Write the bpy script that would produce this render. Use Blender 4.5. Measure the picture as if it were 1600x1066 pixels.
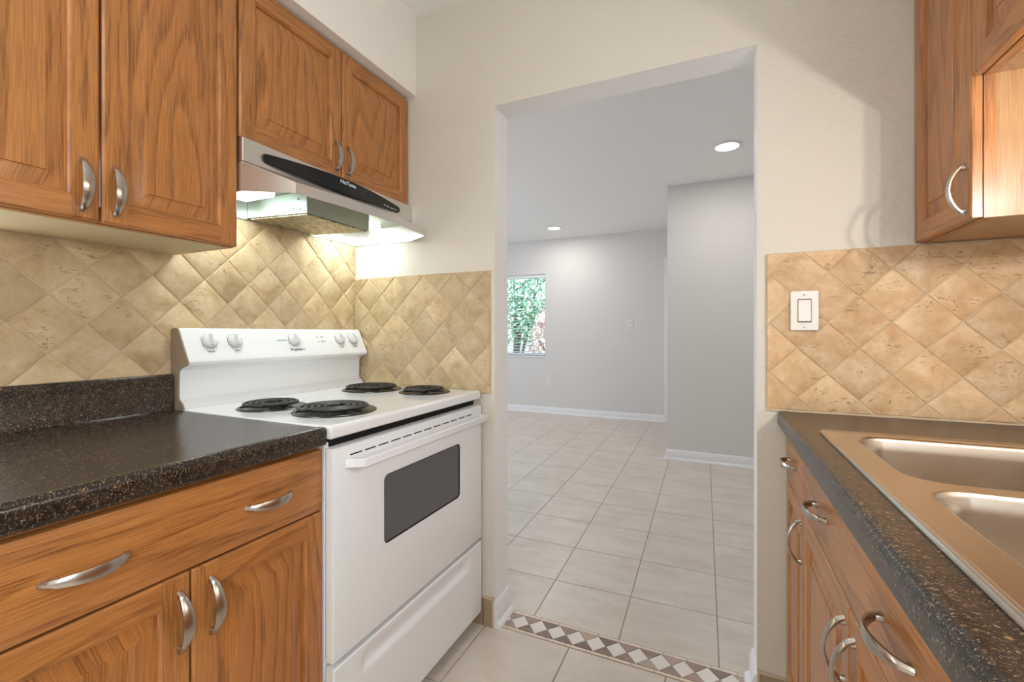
import bpy, math, random
from math import pi, sin, cos, radians, atan2, hypot
from mathutils import Vector, Matrix

for o in list(bpy.data.objects):
    bpy.data.objects.remove(o)
SC = bpy.context.scene
COL = SC.collection
random.seed(7)

# ------------------------------------------------------------------ camera
F_PX, YAW = 702.8, 24.46
cam_d = bpy.data.cameras.new('camera')
cam_d.sensor_fit = 'HORIZONTAL'; cam_d.sensor_width = 36.0
cam_d.lens = F_PX / 1600 * 36.0
cam_d.shift_y = -(533.0 - 520.6) / 1600
cam_d.clip_start = 0.02
cam = bpy.data.objects.new('camera', cam_d); COL.objects.link(cam)
cam.location = (1.495, -1.559, 1.140)
cam.rotation_euler = (pi/2, 0, radians(YAW))
SC.camera = cam

# ------------------------------------------------------------------ world, exposure
SC.view_settings.view_transform = 'Standard'
SC.view_settings.look = 'None'
SC.view_settings.gamma = 1.0
SC.view_settings.use_curve_mapping = False
SC.view_settings.exposure = 0.14
w = bpy.data.worlds.new('world'); SC.world = w; w.use_nodes = True
wn = w.node_tree
bg = wn.nodes['Background']
sky = wn.nodes.new('ShaderNodeTexSky'); sky.sky_type = 'NISHITA'
sky.sun_disc = False; sky.sun_elevation = radians(50); sky.sun_rotation = radians(120)
wn.links.new(sky.outputs[0], bg.inputs[0]); bg.inputs[1].default_value = 1.15

def light(name, kind, loc, energy, color=(1,1,1), size=0.2, size_y=None, rot=(0,0,0), parent=None, spread=None, shape=None):
    d = bpy.data.lights.new(name, kind); d.energy = energy; d.color = color
    if kind == 'AREA':
        d.size = size
        if size_y: d.shape = 'RECTANGLE'; d.size_y = size_y
        if shape: d.shape = shape
        if spread: d.spread = spread
    elif kind in ('POINT', 'SPOT'): d.shadow_soft_size = size
    elif kind == 'SUN': d.angle = size
    o = bpy.data.objects.new(name, d); COL.objects.link(o)
    o.location = loc; o.rotation_euler = rot
    if parent: o.parent = parent
    return o
light('daylight_sun', 'SUN', (0, 12, 8), 5.5, (1, .95, .88), radians(2), rot=(radians(35), 0, radians(35)))
# daylight entering the living room through the big window in its left wall (out of frame)
light('daylight_side_window', 'AREA', (-2.93, 2.0, 1.25), 38, (.86, .93, 1.06), 1.9, 2.0, rot=(0, radians(-90), 0))
# unseen fill lights added at the left and right kitchen walls
light('daylight_kitchen_door', 'AREA', (.02, -1.95, 1.15), 15, (.90, .98, 1.06), .9, 1.6, rot=(0, radians(-90), 0))  # added fill from the left, lifts the right cabinet faces
light('daylight_kitchen_window', 'AREA', (2.29, -2.45, 1.60), 20, (.84, .98, 1.12), 1.1, 1.1, rot=(0, radians(90), 0))  # added cool fill from the right for stove front and soffit

# ------------------------------------------------------------------ materials
def srgb(r, g, b):
    f = lambda c: (c/255/12.92) if c/255 <= .04045 else ((c/255+.055)/1.055)**2.4
    return (f(r), f(g), f(b), 1)

class NT:
    def __init__(s, name, rough=.5, metal=0, color=(.8,.8,.8,1)):
        s.m = bpy.data.materials.new(name); s.m.use_nodes = True
        s.t = s.m.node_tree; s.b = s.t.nodes['Principled BSDF']
        s.b.inputs['Roughness'].default_value = rough
        s.b.inputs['Metallic'].default_value = metal
        s.b.inputs['Base Color'].default_value = color
    def n(s, typ, ins=None, **props):
        nd = s.t.nodes.new('ShaderNode' + typ)
        for k, v in props.items(): setattr(nd, k, v)
        for k, v in (ins or {}).items():
            if isinstance(v, bpy.types.NodeSocket): s.t.links.new(v, nd.inputs[k])
            else: nd.inputs[k].default_value = v
        return nd
    def math(s, op, a, b=0.0, c=0.0):
        return s.n('Math', {0: a, 1: b, 2: c}, operation=op).outputs[0]
    def vmath(s, op, a, b=(0,0,0)):
        return s.n('VectorMath', {0: a, 1: b}, operation=op).outputs[0]
    def noise(s, vec, scale, detail=3, rough=.5, dist=0):
        return s.n('TexNoise', {'Vector': vec, 'Scale': scale, 'Detail': detail, 'Roughness': rough, 'Distortion': dist}).outputs[0]
    def ramp(s, fac, stops, interp='LINEAR'):
        r = s.n('ValToRGB', {0: fac}); cr = r.color_ramp; cr.interpolation = interp
        while len(cr.elements) < len(stops): cr.elements.new(.5)
        for e, (p, c) in zip(cr.elements, stops):
            e.position = p; e.color = c if len(c) == 4 else (*c, 1)
        return r.outputs[0]
    def mix(s, fac, a, b, mode='MIX'):
        nd = s.n('Mix', {}, data_type='RGBA', blend_type=mode)
        for i, v in ((0, fac), (6, a), (7, b)):
            if isinstance(v, bpy.types.NodeSocket): s.t.links.new(v, nd.inputs[i])
            else: nd.inputs[i].default_value = v
        return nd.outputs[2]
    def bump(s, h, dist=.002, strength=1.0):
        nd = s.n('Bump', {'Height': h, 'Distance': dist, 'Strength': strength})
        s.t.links.new(nd.outputs[0], s.b.inputs['Normal']); return nd
    def col(s, sock): s.t.links.new(sock, s.b.inputs['Base Color'])
    def rgh(s, sock): s.t.links.new(sock, s.b.inputs['Roughness'])
    def coord(s, rnd=True):
        c = s.n('TexCoord').outputs['Object']
        if not rnd: return c
        a = s.n('Attribute', attribute_name='rnd').outputs['Fac']
        i = s.n('ObjectInfo').outputs['Random']
        r = s.math('ADD', a, s.math('MULTIPLY', i, 5.7))
        v = s.n('CombineXYZ', {0: s.math('MULTIPLY', r, 7.31), 1: s.math('MULTIPLY', r, 3.17), 2: s.math('MULTIPLY', r, 11.9)}).outputs[0]
        return s.vmath('ADD', c, v)
    def attr(s): return s.n('Attribute', attribute_name='rnd').outputs['Fac']

def oak(name, horizontal, light_c=(198,136,74), mid_c=(181,114,56), dark_c=(118,70,30)):
    s = NT(name, .34)
    c = s.coord()
    sep = s.n('SeparateXYZ', {0: c})
    X, Y, Z = sep.outputs
    if horizontal: along, across = X, s.math('ADD', Z, Y)
    else: along, across = Z, s.math('ADD', X, Y)
    # growth-ring contours of a stretched field make cathedral figure
    v1 = s.n('CombineXYZ', {0: s.math('MULTIPLY', across, 5.5), 1: s.math('MULTIPLY', along, .75), 2: 0.0}).outputs[0]
    f = s.noise(v1, 1.0, 2, .45, .15)
    v2 = s.n('CombineXYZ', {0: s.math('MULTIPLY', across, 60), 1: s.math('MULTIPLY', along, 5), 2: 0.0}).outputs[0]
    g = s.noise(v2, 1.0, 2, .6)
    ring = s.math('ADD', s.math('MULTIPLY', f, 13.0), s.math('MULTIPLY', g, .6))
    ring = s.math('ADD', ring, s.math('MULTIPLY', across, 18.0))
    fr = s.math('FRACT', ring)
    ringc = s.ramp(fr, [(0, (0,0,0)), (.55, (.25,)*3), (.86, (.9,)*3), (1, (0,0,0))])
    v3 = s.n('CombineXYZ', {0: s.math('MULTIPLY', across, 420), 1: s.math('MULTIPLY', along, 11), 2: 0.0}).outputs[0]
    p = s.noise(v3, 1.0, 3, .6)
    pores = s.ramp(p, [(.40, (1,)*3), (.58, (0,)*3)])
    tone = s.noise(v1, .6, 2)
    base = s.mix(tone, srgb(*light_c), srgb(*mid_c))
    k = s.math('MULTIPLY', ringc, .34)
    cc = s.mix(k, base, srgb(*dark_c))
    cc = s.mix(s.math('MULTIPLY', s.math('SUBTRACT', 1.0, pores), s.math('ADD', .30, s.math('MULTIPLY', ringc, .45))), cc, srgb(dark_c[0]-14, dark_c[1]-12, dark_c[2]-8))
    s.col(cc)
    s.bump(p, .0006, .35)
    s.b.inputs['Coat Weight'].default_value = .25
    s.b.inputs['Coat Roughness'].default_value = .22
    return s.m

M = {}
M['oak_v'] = oak('oak_vertical_grain', False)
M['oak_h'] = oak('oak_horizontal_grain', True)
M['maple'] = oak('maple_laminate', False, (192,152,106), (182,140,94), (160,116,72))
s = NT('cabinet_underside', .55, 0, srgb(196,176,134)); M['underside'] = s.m
s = NT('dark_gap', .8, 0, srgb(52,26,14)); M['gap'] = s.m

def paint(name, c, bs=.0012, scale=95, rough=.6):
    s = NT(name, rough, 0, srgb(*c)); v = s.coord(False)
    h = s.math('ADD', s.noise(v, scale, 3, .55), s.math('MULTIPLY', s.noise(v, scale*.25, 2), 1.2))
    s.bump(h, bs, .5); return s.m
M['wall_k'] = paint('cream_wall_paint', (219,211,198), .0034, 70)
M['wall_l'] = paint('pale_grey_wall_paint', (222,220,217), .0008)
M['jamb'] = paint('white_jamb_paint', (240,239,237), .0010)
M['ceil'] = paint('white_ceiling_paint', (244,243,241), .0008)
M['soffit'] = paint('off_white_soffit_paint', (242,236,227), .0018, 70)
M['trimw'] = NT('white_trim_paint', .3, 0, srgb(238,238,240)).m
M['plasticw'] = NT('white_plastic', .35, 0, srgb(238,232,224)).m
M['knobw'] = NT('knob_plastic', .3, 0, srgb(222,221,219)).m
M['gripgrey2'] = NT('knob_ring', .5, 0, srgb(128,124,118)).m
M['gripgrey'] = NT('knob_grip', .4, 0, srgb(206,204,202)).m  # greyed so the colour carries the shading of the grip
M['plasticd'] = NT('switch_gap', .6, 0, srgb(120,112,102)).m
M['covetile'] = NT('brown_cove_tile', .35, 0, srgb(164,144,116)).m
M['covegrout'] = NT('cove_grout', .7, 0, srgb(206,190,166)).m
M['shoe'] = NT('beige_threshold', .4, 0, srgb(178,164,146)).m

def travertine(name, tint):
    s = NT(name, .6); v = s.coord()
    r = s.attr()
    n1 = s.noise(v, 9, 4, .6, .8); n2 = s.noise(v, 32, 4, .65, .4)
    a, b, c, d = tint
    base = s.ramp(s.math('ADD', s.math('MULTIPLY', n1, .65), s.math('MULTIPLY', n2, .35)),
                  [(.30, srgb(*a)), (.46, srgb(*b)), (.60, srgb(*c)), (.75, srgb(*d))])
    tone = s.math('ADD', .86, s.math('MULTIPLY', s.math('FRACT', s.math('MULTIPLY', r, 13.7)), .24))
    base = s.mix(1.0, base, s.n('CombineXYZ', {0: tone, 1: tone, 2: tone}).outputs[0], 'MULTIPLY')
    # pits and veins
    vs = s.n('Mapping', {'Vector': v, 'Rotation': (0.3, .5, .6), 'Scale': (1, 1, 2.4)}).outputs[0]
    pit = s.noise(vs, 55, 3, .6, 1.2)
    area = s.noise(v, 12, 2)
    pm = s.math('MULTIPLY', s.ramp(pit, [(.61, (0,)*3), (.69, (1,)*3)]), s.ramp(area, [(.47, (0,)*3), (.60, (1,)*3)]))
    base = s.mix(s.math('MULTIPLY', pm, .55), base, srgb(140,108,72))
    s.col(base)
    h = s.math('SUBTRACT', s.math('ADD', s.math('MULTIPLY', n2, .8), s.math('MULTIPLY', n1, 1.5)), pm)
    s.bump(h, .0030, .8)
    return s.m
M['trav'] = travertine('travertine_tile', ((170,142,100),(196,170,130),(210,187,150),(226,208,178)))
M['trav_w'] = travertine('travertine_tile_warm', ((188,148,102),(206,170,128),(222,192,154),(234,212,180)))
M['grout'] = NT('sand_grout', .8, 0, srgb(208,184,150)).m
def stonef(name, a, b, rough):
    s = NT(name, rough); v = s.coord()
    n = s.noise(v, 5, 4, .6, .6)
    m = s.n('Mapping', {'Vector': v, 'Scale': (1.2, 5, 1)}).outputs[0]
    n2 = s.noise(m, 3, 3, .6, .5)
    t = s.math('ADD', s.math('MULTIPLY', n, .5), s.math('MULTIPLY', n2, .5))
    s.col(s.ramp(t, [(.34, srgb(*a)), (.62, srgb(*b))]))
    s.rgh(s.math('ADD', rough-.06, s.math('MULTIPLY', n, .14)))
    return s.m
M['floor_t'] = stonef('floor_tile_cream', (205,193,179), (222,214,203), .34)
M['floor_k'] = stonef('floor_tile_kitchen', (212,200,186), (226,217,205), .34)
M['fgrout'] = NT('floor_grout', .8, 0, srgb(168,154,138)).m
M['mos_w'] = stonef('mosaic_white', (228,220,212), (240,234,226), .4)
M['mos_b'] = stonef('mosaic_brown', (140,116,104), (178,156,144), .4)
M['mos_d'] = stonef('mosaic_dark_brown', (112,92,84), (150,128,118), .4)
M['mos_l'] = stonef('mosaic_rose', (176,150,138), (200,178,166), .4)
M['mos_c'] = stonef('mosaic_cream', (222,204,182), (236,222,204), .4)

s = NT('speckled_laminate', .27)
v = s.coord(False)
vm = s.n('Mapping', {'Vector': v, 'Rotation': (0.2,0.3,.5), 'Scale': (1, 1.8, 1.4)}).outputs[0]
n = s.noise(vm, 150, 3, .7, 1.2); n2 = s.noise(v, 380, 2, .6); n3 = s.noise(v, 45, 2)
base = s.ramp(n3, [(.3, srgb(26,23,22)), (.7, srgb(50,43,38))])
base = s.mix(s.ramp(n, [(.57, (0,)*3), (.66, (1,)*3)]), base, srgb(142,114,80))
base = s.mix(s.math('MULTIPLY', s.ramp(n2, [(.63, (0,)*3), (.71, (1,)*3)]), .7), base, srgb(176,156,128))
s.col(base); M['laminate'] = s.m

def metal(name, c, rough, scale=(400, 4, 4), b=.12):
    s = NT(name, rough, 1.0, srgb(*c)); v = s.coord(False)
    m = s.n('Mapping', {'Vector': v, 'Scale': scale}).outputs[0]
    n = s.noise(m, 1, 2, .5)
    s.rgh(s.math('ADD', rough - b/2, s.math('MULTIPLY', n, b)))
    return s.m
M['steel'] = metal('brushed_stainless', (226,222,218), .38, (3, 160, 160), .08)
M['sink'] = metal('sink_stainless', (204,192,178), .25, (30, 4, 30), .05)
M['galv'] = metal('galvanised_steel', (172,184,178), .45, (30, 30, 30))
M['nickel'] = metal('brushed_nickel', (190,182,172), .26, (40, 40, 8), .06)
M['chrome'] = NT('chrome', .08, 1, srgb(220,220,220)).m
s = NT('grease_mesh', .5, .8)
v = s.coord(False)
ck = s.n('TexChecker', {'Vector': s.n('Mapping', {'Vector': v, 'Rotation': (0,0,pi/4)}).outputs[0], 'Scale': 360}).outputs[1]
s.col(s.mix(s.ramp(s.noise(s.n('Mapping', {'Vector': v, 'Scale': (26, 150, 1), 'Rotation': (0,0,.35)}).outputs[0], 1, 3, .7), [(.42, (0,0,0)), (.60, (1,1,1))]), s.mix(ck, srgb(92,88,72), srgb(130,124,102)), s.mix(ck, srgb(178,170,142), srgb(232,224,196))))
s.bump(s.noise(v, 25, 3), .006, .5); M['mesh'] = s.m
s = NT('white_enamel', .22, 0, srgb(238,239,240)); s.b.inputs['Coat Weight'].default_value = .4; M['enamel'] = s.m
M['taupe'] = NT('taupe_end_cap', .5, 0, srgb(150,132,112)).m
M['black'] = NT('black_gloss', .16, 0, srgb(18,18,20)).m
M['coil'] = NT('coil_black', .42, .3, srgb(42,40,40)).m
M['pan'] = NT('drip_pan_black', .2, .2, srgb(22,24,22)).m
M['ovenglass'] = NT('oven_glass', .16, 0, srgb(92,92,96)).m
M['void'] = NT('slot_black', .9, 0, srgb(8,8,8)).m
M['ink'] = NT('dark_ink', .6, 0, srgb(96,98,104)).m
M['inkw'] = NT('white_ink', .5, 0, srgb(225,225,225)).m
def emis(name, c, st):
    s = NT(name, .5, 0, (0.9,0.9,0.9,1)); s.b.inputs['Emission Color'].default_value = (*c, 1)
    s.b.inputs['Emission Strength'].default_value = st; return s.m
M['lamp_cool'] = emis('led_lens', (1, .99, .97), 4)
M['lamp_kitchen'] = emis('kitchen_diffuser', (.93, 1, 1), 1.2)
M['lamp_hood'] = emis('hood_lamp_lens', (.93, 1, .95), 3)
M['lamp_warm'] = emis('bulb_glass', (1, .9, .76), 14)
# window glass: clear with a fresnel reflection
g = bpy.data.materials.new('window_glass'); g.use_nodes = True; t = g.node_tree; t.nodes.clear()
o_ = t.nodes.new('ShaderNodeOutputMaterial'); mx = t.nodes.new('ShaderNodeMixShader'); fr = t.nodes.new('ShaderNodeFresnel')
tr = t.nodes.new('ShaderNodeBsdfTransparent'); gl = t.nodes.new('ShaderNodeBsdfGlossy'); gl.inputs['Roughness'].default_value = .02
t.links.new(fr.outputs[0], mx.inputs[0]); t.links.new(tr.outputs[0], mx.inputs[1]); t.links.new(gl.outputs[0], mx.inputs[2]); t.links.new(mx.outputs[0], o_.inputs[0])
M['glass'] = g
def leafm(name, a, b):
    s = NT(name, .6); s.col(s.mix(s.attr(), srgb(*a), srgb(*b)))
    return s.m
M['leaf'] = leafm('green_leaves', (60,112,84), (170,206,166))
M['leafr'] = leafm('russet_leaves', (176,136,124), (214,190,176))
M['bark'] = NT('bark', .9, 0, srgb(92,76,62)).m
M['siding'] = NT('white_siding', .6, 0, srgb(228,232,236)).m
M['grass'] = NT('lawn', .9, 0, srgb(110,136,84)).m
M['blind'] = NT('white_blind', .5, 0, srgb(236,240,240)).m

# ------------------------------------------------------------------ mesh builder
class MB:
    def __init__(s): s.v, s.f, s.mi, s.r = [], [], [], []
    def add(s, vs, fs, mat=0, rnd=0.0):
        k = len(s.v); s.v += [tuple(p) for p in vs]
        for f in fs:
            s.f.append(tuple(i + k for i in f)); s.mi.append(mat); s.r.append(rnd)
        return s
    def box(s, x0, y0, z0, x1, y1, z1, mat=0, rnd=0.0):
        x0, x1 = min(x0,x1), max(x0,x1); y0, y1 = min(y0,y1), max(y0,y1); z0, z1 = min(z0,z1), max(z0,z1)
        v = [(x0,y0,z0),(x1,y0,z0),(x1,y1,z0),(x0,y1,z0),(x0,y0,z1),(x1,y0,z1),(x1,y1,z1),(x0,y1,z1)]
        return s.add(v, [(0,3,2,1),(4,5,6,7),(0,1,5,4),(1,2,6,5),(2,3,7,6),(3,0,4,7)], mat, rnd)
    def prism(s, pts, fn, a, b, mat=0, rnd=0.0, cap=True):
        """closed 2-D polygon pts swept from a to b; fn(p, q, t) -> xyz"""
        n = len(pts)
        v = [fn(p, q, a) for p, q in pts] + [fn(p, q, b) for p, q in pts]
        f = [(i, (i+1) % n, n + (i+1) % n, n + i) for i in range(n)]
        if cap: f += [tuple(range(n-1, -1, -1)), tuple(range(n, 2*n))]
        return s.add(v, f, mat, rnd)
    def rings(s, rings, mat=0, rnd=0.0, closed=True, cap0=False, cap1=False):
        n = len(rings[0]); v = [p for r in rings for p in r]; f = []
        for k in range(len(rings)-1):
            for i in range(n if closed else n-1):
                j = (i+1) % n
                f.append((k*n+i, k*n+j, (k+1)*n+j, (k+1)*n+i))
        if cap0: f.append(tuple(range(n-1, -1, -1)))
        if cap1: f.append(tuple((len(rings)-1)*n + i for i in range(n)))
        return s.add(v, f, mat, rnd)
    def lathe(s, prof, c, axis=(0,0,1), n=32, mat=0, rnd=0.0, cap0=True, cap1=True):
        ax = Vector(axis).normalized(); q = Vector((0,0,1)).rotation_difference(ax)
        rr = [[tuple(Vector(c) + q @ Vector((r*cos(2*pi*i/n), r*sin(2*pi*i/n), h))) for i in range(n)] for r, h in prof]
        return s.rings(rr, mat, rnd, True, cap0, cap1)
    def tube(s, pts, rad, n=8, mat=0, rnd=0.0, flat=1.0):
        rr = []; pts = [Vector(p) for p in pts]
        for i, p in enumerate(pts):
            d = (pts[min(i+1, len(pts)-1)] - pts[max(i-1, 0)]).normalized()
            up = Vector((0,0,1)) if abs(d.z) < .9 else Vector((1,0,0))
            a = d.cross(up).normalized(); b = a.cross(d)
            r = rad[i] if isinstance(rad, list) else rad
            rr.append([tuple(p + a*r*cos(2*pi*k/n) + b*r*flat*sin(2*pi*k/n)) for k in range(n)])
        return s.rings(rr, mat, rnd, True, True, True)
    def build(s, name, mats, parent=None, bevel=0, smooth=35, recenter=True, seg=2):
        me = bpy.data.meshes.new(name)
        off = Vector((0,0,0))
        if parent is None and recenter and s.v:
            xs, ys, zs = zip(*s.v)
            off = Vector(((min(xs)+max(xs))/2, (min(ys)+max(ys))/2, min(zs)))
        me.from_pydata([tuple(Vector(p)-off) for p in s.v], [], s.f)
        for m in (mats if isinstance(mats, (list, tuple)) else [mats]): me.materials.append(M[m])
        for p, k in zip(me.polygons, s.mi): p.material_index = k
        a = me.attributes.new('rnd', 'FLOAT', 'FACE')
        a.data.foreach_set('value', s.r)
        me.validate()
        import bmesh
        bm = bmesh.new(); bm.from_mesh(me)
        bmesh.ops.remove_doubles(bm, verts=bm.verts, dist=1e-6)
        bmesh.ops.recalc_face_normals(bm, faces=bm.faces)
        bm.to_mesh(me); bm.free()
        if smooth:
            me.shade_smooth(); me.set_sharp_from_angle(angle=radians(smooth))
        o = bpy.data.objects.new(name, me); COL.objects.link(o); o.location = off
        if parent is not None: o.parent = parent
        if bevel:
            b = o.modifiers.new('bevel', 'BEVEL'); b.width = bevel; b.segments = seg; b.limit_method = 'ANGLE'
            b.angle_limit = radians(40); b.harden_normals = True
        return o

def tag(o, label=None, cat=None, group=None, kind=None):
    if label: o['label'] = label
    if cat: o['category'] = cat
    if group: o['group'] = group
    if kind: o['kind'] = kind
    return o
def struct(o, label=None): return tag(o, label, None, None, 'structure')
def empty(name, loc, rz, label, cat, group=None):
    o = bpy.data.objects.new(name, None); COL.objects.link(o); o.empty_display_size = .05
    o.location = loc; o.rotation_euler = (0, 0, rz); return tag(o, label, cat, group)

def rrect(x0, y0, x1, y1, r, n=6):
    pts = []
    for cx, cy, a in ((x1-r, y1-r, 0), (x0+r, y1-r, pi/2), (x0+r, y0+r, pi), (x1-r, y0+r, 1.5*pi)):
        for i in range(n+1): pts.append((cx + r*cos(a + i*pi/2/n), cy + r*sin(a + i*pi/2/n)))
    return pts
def clip(poly, x0, y0, x1, y1):
    def cl(P, ins, inter):
        out = []
        for i in range(len(P)):
            a, b = P[i-1], P[i]
            if ins(b):
                if not ins(a): out.append(inter(a, b))
                out.append(b)
            elif ins(a): out.append(inter(a, b))
        return out
    def ix(x): return lambda a, b: (x, a[1] + (b[1]-a[1])*(x-a[0])/(b[0]-a[0]))
    def iy(y): return lambda a, b: (a[0] + (b[0]-a[0])*(y-a[1])/(b[1]-a[1]), y)
    for ins, it in ((lambda p: p[0] >= x0-1e-9, ix(x0)), (lambda p: p[0] <= x1+1e-9, ix(x1)), (lambda p: p[1] >= y0-1e-9, iy(y0)), (lambda p: p[1] <= y1+1e-9, iy(y1))):
        if not poly: return []
        poly = cl(poly, ins, it)
    q = []
    for p in poly:
        if not q or hypot(p[0]-q[-1][0], p[1]-q[-1][1]) > 1e-5: q.append(p)
    if len(q) > 1 and hypot(q[0][0]-q[-1][0], q[0][1]-q[-1][1]) < 1e-5: q.pop()
    return q if len(q) > 2 else []
def area(P): return .5*sum(P[i-1][0]*P[i][1]-P[i][0]*P[i-1][1] for i in range(len(P)))
def inset(P, d):
    """shrink a convex polygon"""
    if area(P) < 0: P = P[::-1]
    out = []; n = len(P)
    for i in range(n):
        a, b, c = P[i-1], P[i], P[(i+1) % n]
        e1 = Vector((b[0]-a[0], b[1]-a[1])).normalized(); e2 = Vector((c[0]-b[0], c[1]-b[1])).normalized()
        n1 = Vector((-e1.y, e1.x)); n2 = Vector((-e2.y, e2.x))
        k = 1 + n1.dot(n2)
        m = (n1 + n2) / max(k, .25)
        out.append((b[0] + m.x*d, b[1] + m.y*d))
    return out
def tile_poly(mb, P, fn, h, grout=.0015, bev=.0015, mat=0, rnd=0, wob=0.0, tilt=0.0):
    """one tile: polygon -> raised bevelled tile; fn(u, v, height) -> xyz"""
    if abs(area(P)) < 4e-5: return
    P = inset(P, grout)
    if area(P) <= 2e-5: return
    if wob:
        Q = []
        for i in range(len(P)):
            a, b = P[i], P[(i+1) % len(P)]; L = hypot(b[0]-a[0], b[1]-a[1]); k = max(1, int(L/.022))
            for j in range(k):
                t = j/k; q = (a[0]+(b[0]-a[0])*t, a[1]+(b[1]-a[1])*t)
                Q.append((q[0]+random.uniform(-wob, wob), q[1]+random.uniform(-wob, wob)))
        P = Q
    cx = sum(p[0] for p in P)/len(P); cy = sum(p[1] for p in P)/len(P)
    sz = max(hypot(p[0]-cx, p[1]-cy) for p in P)
    def sh(d): 
        k = max(0.2, 1 - d/max(sz*.75, 1e-4)); return [(cx+(p[0]-cx)*k, cy+(p[1]-cy)*k) for p in P]
    tx, ty = random.uniform(-tilt, tilt), random.uniform(-tilt, tilt)
    H = lambda p, z: z + tx*(p[0]-cx) + ty*(p[1]-cy)
    r0 = [fn(*p, 0) for p in P]; r1 = [fn(*p, H(p, h-bev)) for p in P]
    A = sh(bev*.4); B = sh(bev*1.3)
    r2 = [fn(*p, H(p, h-bev*.3)) for p in A]; r3 = [fn(*p, H(p, h)) for p in B]
    mb.rings([r0, r1, r2, r3], mat, rnd, True, False, True)

# ------------------------------------------------------------------ room shell
XR, YF, ZC = 2.31, 4.48, 2.472          # right kitchen wall, far wall, ceiling height
OX0, OX1, OZ, TW = .7115, 1.607, 2.021, .1186
PX, PY = 1.088, 2.738                   # corner of the projecting wall
YB = -3.4
XL, XR2 = -3.0, 2.6
mb = MB()                               # partition wall with the doorway
mb.box(XL, 0, 0, OX0, TW, ZC); mb.box(OX1, 0, 0, XR2, TW, ZC); mb.box(OX0, 0, OZ, OX1, TW, ZC)
ow = mb.build('wall_front', ['wall_k', 'jamb'], smooth=0)
for p in ow.data.polygons:              # jambs and living side carry the pale paint
    c = p.center + ow.location
    if p.normal.y > .5 or (abs(p.normal.y) < .5 and OX0-.01 < c.x < OX1+.01 and c.z < OZ+.01 and abs(c.y-TW/2) < .05 and (abs(p.normal.x) > .5 or p.normal.z < -.5)):
        p.material_index = 1
struct(ow, 'cream textured wall with the open doorway to the next room')
struct(MB().box(-.12, YB, 0, 0, 0, ZC).build('wall_left', 'wall_k', smooth=0))
struct(MB().box(XR, YB, 0, XR+.12, 0, ZC).build('wall_right', 'wall_k', smooth=0))
struct(MB().box(-.12, YB-.12, 0, XR+.12, YB, ZC).build('wall_rear', 'wall_k', smooth=0))
WX0, WX1, WZ0, WZ1 = -1.66, -.73, .807, 1.985
mb = MB()
mb.box(XL, YF, 0, WX0, YF+.15, ZC); mb.box(WX1, YF, 0, XR2, YF+.15, ZC)
mb.box(WX0, YF, 0, WX1, YF+.15, WZ0); mb.box(WX0, YF, WZ1, WX1, YF+.15, ZC)
struct(mb.build('wall_back', 'wall_l', smooth=0), 'pale grey far wall with the window')
struct(MB().box(PX, PY, 0, XR2, YF, ZC).build('wall_projection', 'wall_l', smooth=0), 'pale grey boxed-out wall right of the far wall')
struct(MB().box(XL-.12, 0, 0, XL, YF+.15, ZC).build('wall_side', 'wall_l', smooth=0))
struct(MB().box(XR2, 0, 0, XR2+.12, YF+.15, ZC).build('wall_end', 'wall_l', smooth=0))
struct(MB().box(XL-.12, YB-.12, ZC, XR2+.12, YF+.15, ZC+.1).build('ceiling', 'ceil', smooth=0))
# boxed soffits over the wall cabinets
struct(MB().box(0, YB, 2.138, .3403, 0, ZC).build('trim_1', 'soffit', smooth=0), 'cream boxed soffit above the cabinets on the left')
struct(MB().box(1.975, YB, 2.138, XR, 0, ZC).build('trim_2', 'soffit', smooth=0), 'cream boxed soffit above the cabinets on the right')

# floor: grout slab with individual tiles in the two rooms
mb = MB(); mb.box(XL-.12, YB-.12, -.08, XR2+.12, YF+.15, -.0016, 2)
FZ = lambda u, v, h: (u, v, -.0016 + h)
th = radians(1.3); pit = .339; C_, S_ = cos(th), sin(th)
for i in range(-14, 15):
    for j in range(-3, 20):
        a0, b0 = .1498 + i*pit, .0574 + j*pit
        P = [(a*C_-b*S_, a*S_+b*C_) for a, b in ((a0,b0),(a0+pit,b0),(a0+pit,b0+pit),(a0,b0+pit))]
        P = clip(P, XL, .127, XR2, YF)
        if P and min(p[1] for p in P) < YF-.01: tile_poly(mb, P, FZ, .0016, .0022, .0008, 0, random.random())
pit = .334
for i in range(-4, 6):
    for j in range(-12, 1):
        a0, b0 = 1.008 + i*pit, .012 + j*pit - pit
        P = clip([(a0,b0),(a0+pit,b0),(a0+pit,b0+pit),(a0,b0+pit)], 0, YB, XR, .012)
        if P: tile_poly(mb, P, FZ, .0016, .0024, .0008, 1, random.random())
struct(mb.build('floor', ['floor_t', 'floor_k', 'fgrout'], smooth=0, recenter=False), 'cream ceramic tile floor')

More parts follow.
